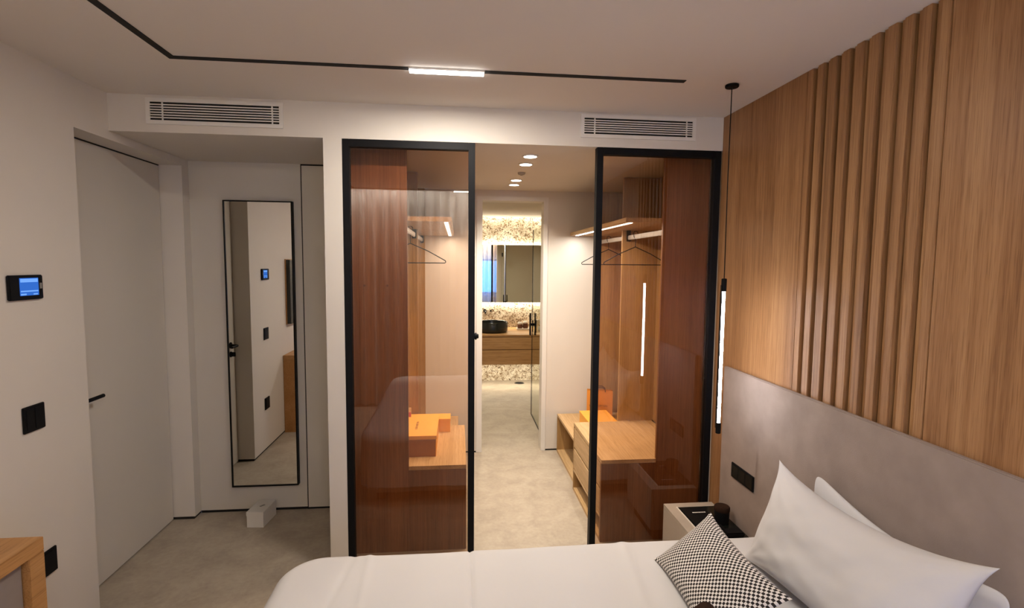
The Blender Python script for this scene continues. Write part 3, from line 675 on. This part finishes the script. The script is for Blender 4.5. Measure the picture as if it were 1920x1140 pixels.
md = dv.modifiers.new('thickness', 'SOLIDIFY'); md.thickness = 0.012; md.offset = -1

def pillow_bm(wd, ht, th, A, e1, e2, nrm, pinch=0.05, ear=0.0, seed=0, n=56, sag=0.0, wr_=1.0):
    """two puffed sheets; A is the lower corner, e1 along width, e2 up the height, nrm the front side"""
    bm = bmesh.new(); uvl = bm.loops.layers.uv.new('UVMap')
    A, e1, e2, nrm = Vector(A), Vector(e1).normalized(), Vector(e2).normalized(), Vector(nrm).normalized()
    def P(u, v, side):
        # u, v in -1..1
        pu = u*(1 - pinch*(1-v*v)*abs(u)**2); pv = v*(1 - pinch*1.2*(1-u*u)*abs(v)**2)
        if ear:
            k = (abs(u)*abs(v))**7; pu *= 1+ear*k; pv *= 1+ear*1.5*k
        prof = max(0.0, (1-abs(u)**2.6)*(1-abs(v)**2.6))**0.55
        wrk = 0.0
        nn = noise.noise(Vector((u*2.2+seed, v*2.0, seed*1.7)))*0.10 + noise.noise(Vector((u*6+seed, v*3.5, seed)))*0.04*wr_
        # radiating wrinkles from the corners
        for cu, cv in ((-1, 1), (1, 1), (-1, -1), (1, -1)):
            dd = math.hypot(u-cu, v-cv)
            aa = math.atan2(v-cv, u-cu)
            nn += 0.05*wr_*math.sin(aa*16+seed)*math.exp(-dd*2.2)*min(1, dd*3)
        t = th/2*prof*(1+nn)
        q = A + e1*(wd/2*(1+pu)) + e2*(ht/2*(1+pv)) + nrm*(side*t)
        q.z -= sag*(1-u*u)*(0.5+0.5*v)
        return q
    grid = {}
    for side in (1, -1):
        for i in range(n+1):
            for j in range(n+1):
                # denser near the rim
                u = math.sin((i/n-0.5)*math.pi); v = math.sin((j/n-0.5)*math.pi)
                rim = i in (0, n) or j in (0, n)
                if side == -1 and rim: grid[(side, i, j)] = grid[(1, i, j)]
                else: grid[(side, i, j)] = bm.verts.new(P(u, v, side))
    for side in (1, -1):
        for i in range(n):
            for j in range(n):
                idx = [(i, j), (i+1, j), (i+1, j+1), (i, j+1)]
                if side == -1: idx = idx[::-1]
                try: f = bm.faces.new([grid[(side, *q)] for q in idx])
                except ValueError: continue
                for lp, (a, b_) in zip(f.loops, idx):
                    lp[uvl].uv = ((math.sin((a/n-0.5)*math.pi)*0.5+0.5)*wd*1.06, (math.sin((b_/n-0.5)*math.pi)*0.5+0.5)*ht*1.12)
    return bm
def pillow(name, args, mat, label, cat, group=None, piping=False):
    A, e1, e2 = Vector(args['A']), Vector(args['e1']).normalized(), Vector(args['e2']).normalized()
    o = obj(name, pillow_bm(**args), mat, None, True, origin=tuple(A+e1*args['wd']/2)); return tag(o, label, cat, group)

# white pillows against the headboard
B1 = Vector((1.24, 1.785, 0.840)); C1 = Vector((1.24, 0.991, 0.898))
e1 = (C1-B1).normalized(); A1 = Vector((1.10, 1.790, 0.488))
e2 = (B1-A1); e2 = (e2 - e1*e2.dot(e1)); h1 = e2.length; e2.normalize()
n_front = e1.cross(e2);  n_front = n_front if n_front.x < 0 else -n_front
pillow('pillow', dict(wd=(C1-B1).length*0.985, ht=h1, th=0.19, A=A1, e1=e1, e2=e2, nrm=n_front, pinch=0.075, ear=0.05, seed=3.1, sag=0.034, wr_=1.6), M['linen'], 'white bed pillow in front, leaning on the pillow behind', 'pillow', 'white pillows')
B2 = Vector((1.325, 1.70, 0.845)); e1b = Vector((0.0, -1, 0.0)).normalized()
pillow('pillow', dict(wd=0.70, ht=0.345, th=0.075, A=(1.318, 1.742, 0.507), e1=(0, -1, -0.035), e2=(0.02, 0, 1), nrm=(-1, 0, 0.02), pinch=0.03, ear=-0.09, seed=7.7, sag=0.06), M['linen'], 'white bed pillow behind, squeezed against the taupe headboard', 'pillow', 'white pillows')
# checked lumbar cushion
pillow('cushion', dict(wd=0.50, ht=0.270, th=0.105, A=(0.746, 1.808, 0.488), e1=(-0.039, -0.999, 0), e2=(0.210, -0.009, 0.178), nrm=(-0.178, 0, 0.210), pinch=0.08, ear=0.03, seed=1.3, wr_=0.4), M['check'], 'black and white checked cushion leaning on the white pillow', 'cushion')
# small dark brown cushion, only its tip in the frame
tipv = Vector((0.738, 1.365, 0.712)); lowv = Vector((0.600, 1.150, 0.492)); upv = (tipv-lowv).normalized(); sdv = Vector((0.88, -0.48, 0)).normalized(); nv = upv.cross(sdv); nv = nv if nv.z > 0 else -nv
pillow('cushion', dict(wd=0.19, ht=0.19, th=0.07, A=lowv, e1=upv-sdv, e2=upv+sdv, nrm=nv, pinch=0.05, ear=-0.12, seed=5.2), M['brown'], 'small dark brown plush cushion whose rounded tip shows before the checked cushion', 'cushion')

# ------------------------------------------------------------------ bathroom
VZ, VY = 0.74, 6.20
t = thing('vanity', (0.6, 6.6, 0.37), 'floating oak vanity with two long drawers under the bathroom mirror', 'vanity')
obj('worktop', B((-0.35, 1.60, VY, 6.975, VZ-0.022, VZ), bev=0.002), M['oakx'], t)
obj('drawer', B((-0.35, 1.60, VY+0.006, VY+0.026, 0.560, VZ-0.026), bev=0.0015), M['oakx'], t)
obj('drawer', B((-0.35, 1.60, VY+0.006, VY+0.026, 0.372, 0.553), bev=0.0015), M['oakx'], t)
obj('carcass', B((-0.34, 1.59, VY+0.027, 6.975, 0.374, VZ-0.0225)), M['oakx'], t)
t = thing('wash_basin', (0.43, 6.52, VZ), 'round black ceramic basin standing on the oak vanity', 'basin')
bm = bmesh.new(); lathe(bm, [(0, 0.0), (0.175, 0.0), (0.192, 0.012), (0.196, 0.03), (0.198, 0.128), (0.194, 0.133), (0.186, 0.130), (0.176, 0.05), (0.10, 0.022), (0, 0.02)], (0.43, 6.50, VZ), 56)
obj('bowl', bm, M['ceramic'], t, True)
bm = bmesh.new(); cyl(bm, (0.43, 6.50, VZ+0.024), 0.022, 0.006); obj('waste_cap', bm, M['steel'], t, True)
t = thing('wall_faucet', (0.35, 6.98, 0.965), 'black wall spout above the black basin', 'faucet')
bm = bmesh.new(); cyl(bm, (0.36, 6.975, 0.965), 0.022, 0.010, 'Y'); obj('rosette', bm, M['black'], t, True)
bm = bmesh.new(); tube(bm, [(0.36, 6.97, 0.965), (0.36, 6.80, 0.965), (0.36, 6.786, 0.960), (0.36, 6.782, 0.945)], 0.010, 12); obj('spout', bm, M['black'], t, True)
bm = bmesh.new(); cyl(bm, (0.44, 6.965, 0.965), 0.012, 0.030, 'Y'); obj('lever', bm, M['black'], t, True)
t = thing('vanity_tray', (0.86, 6.70, VZ), 'small white tray on the vanity under two jars', 'tray')
obj('base', B((0.765, 0.945, 6.65, 6.78, VZ, VZ+0.012), bev=0.003), M['porcelain'], t)
obj('rim', B((0.765, 0.945, 6.65, 6.656, VZ+0.012, VZ+0.022), (0.765, 0.945, 6.774, 6.78, VZ+0.012, VZ+0.022), (0.765, 0.771, 6.656, 6.774, VZ+0.012, VZ+0.022), (0.939, 0.945, 6.656, 6.774, VZ+0.012, VZ+0.022)), M['porcelain'], t)
for jx, lb, hh in ((0.812, 'dark jar with white lid on the tray, nearer the basin', 0.0), (0.884, 'slightly taller dark jar with white lid, nearer the glass door', 0.012)):
    t = thing('jar', (jx, 6.715, VZ+0.012), lb, 'jar', 'jars on the vanity tray')
    bm = bmesh.new(); lathe(bm, [(0, 0), (0.026, 0), (0.034, 0.012), (0.036, 0.035), (0.030, 0.060+hh), (0, 0.060+hh)], (jx, 6.715, VZ+0.0125), 28); obj('jar_body', bm, M['browntext'], t, True)
    bm = bmesh.new(); lathe(bm, [(0, 0.0605+hh), (0.031, 0.0605+hh), (0.032, 0.064+hh), (0.032, 0.080+hh), (0.028, 0.086+hh), (0, 0.087+hh)], (jx, 6.715, VZ+0.0125), 28); obj('lid', bm, M['porcelain'], t, True)
t = thing('hand_towel', (1.10, 6.55, VZ), 'rolled white hand towel on the vanity behind the glass door', 'towel')
bm = bmesh.new(); cyl(bm, (0, 0, 0), 0.030, 0.17, 'X', 24, bev=0.006); bm.transform(Matrix.Translation((1.11, 6.58, VZ+0.031)) @ Matrix.Rotation(math.radians(25), 4, 'Z')); obj('roll', bm, M['towel'], t, True)
bm = bmesh.new(); cyl(bm, (0, 0, 0), 0.0312, 0.02, 'X', 24); bm.transform(Matrix.Translation((1.11, 6.58, VZ+0.0313)) @ Matrix.Rotation(math.radians(25), 4, 'Z')); obj('band', bm, M['greige'], t, True)

t = thing('bathroom_mirror', (0.55, 6.94, 1.47), 'large backlit rectangular mirror above the bathroom vanity', 'mirror')
obj('mirror_glass', B((-0.30, 1.40, 6.915, 6.921, 1.083, 1.857)), M['mirror'], t)
obj('back_box', B((-0.26, 1.36, 6.921, 6.979, 1.125, 1.815)), M['white'], t)
obj('light_strip', B((-0.25, 1.35, 6.945, 6.965, 1.8155, 1.822)), M['ledgold'], t)
obj('light_strip', B((-0.25, 1.35, 6.945, 6.965, 1.118, 1.1245)), M['ledgold'], t)

t = thing('floor_drain', (0.82, 6.80, 0), 'round dark floor drain in front of the stone wall', 'drain')
bm = bmesh.new(); lathe(bm, [(0.055, 0.001), (0.055, 0.004), (0.066, 0.004), (0.068, 0.001)], (0.82, 6.80, 0)); obj('rim', bm, M['steel'], t, True)
bm = bmesh.new(); cyl(bm, (0.82, 6.80, 0.002), 0.054, 0.003); obj('grate', bm, M['blackgap'], t, True)

t = thing('shower_door', (0.777, YW+0.14, 0), 'clear glass door with black edges standing open inside the bathroom', 'glass door')
ys, ye = YW+0.165, 5.352
obj('pane', B((0.773, 0.781, 4.725, ye-0.006, 0.014, 1.957)), M['clear'], t)['label'] = 'clear glass pane'
obj('fixed_pane', B((0.773, 0.781, ys, 4.719, 0.004, 1.957)), M['clear'], t)
obj('edge_profile', B((0.771, 0.783, ye-0.006, ye, 0.004, 1.957)), M['black'], t)
obj('bottom_seal', B((0.772, 0.782, 4.725, ye-0.006, 0.004, 0.014)), M['black'], t)
for z in (0.165, 1.765):
    obj('hinge', B((0.765, 0.789, 4.690, 4.760, z-0.035, z+0.035), bev=0.002), M['black'], t)
for sx in (-1, 1):
    xo = 0.777+sx*0.028
    bm = B((xo-0.006, xo+0.006, ye-0.075, ye-0.063, 0.86, 1.09), (xo-0.006, xo+0.006, ye-0.03, ye-0.018, 0.86, 1.09), (xo-0.006, xo+0.006, ye-0.063, ye-0.03, 0.86, 0.872), (xo-0.006, xo+0.006, ye-0.063, ye-0.03, 1.078, 1.09), (min(xo, 0.777), max(xo, 0.777), ye-0.053, ye-0.041, 0.960, 0.985))
    obj('pull_handle', bm, M['black'], t)
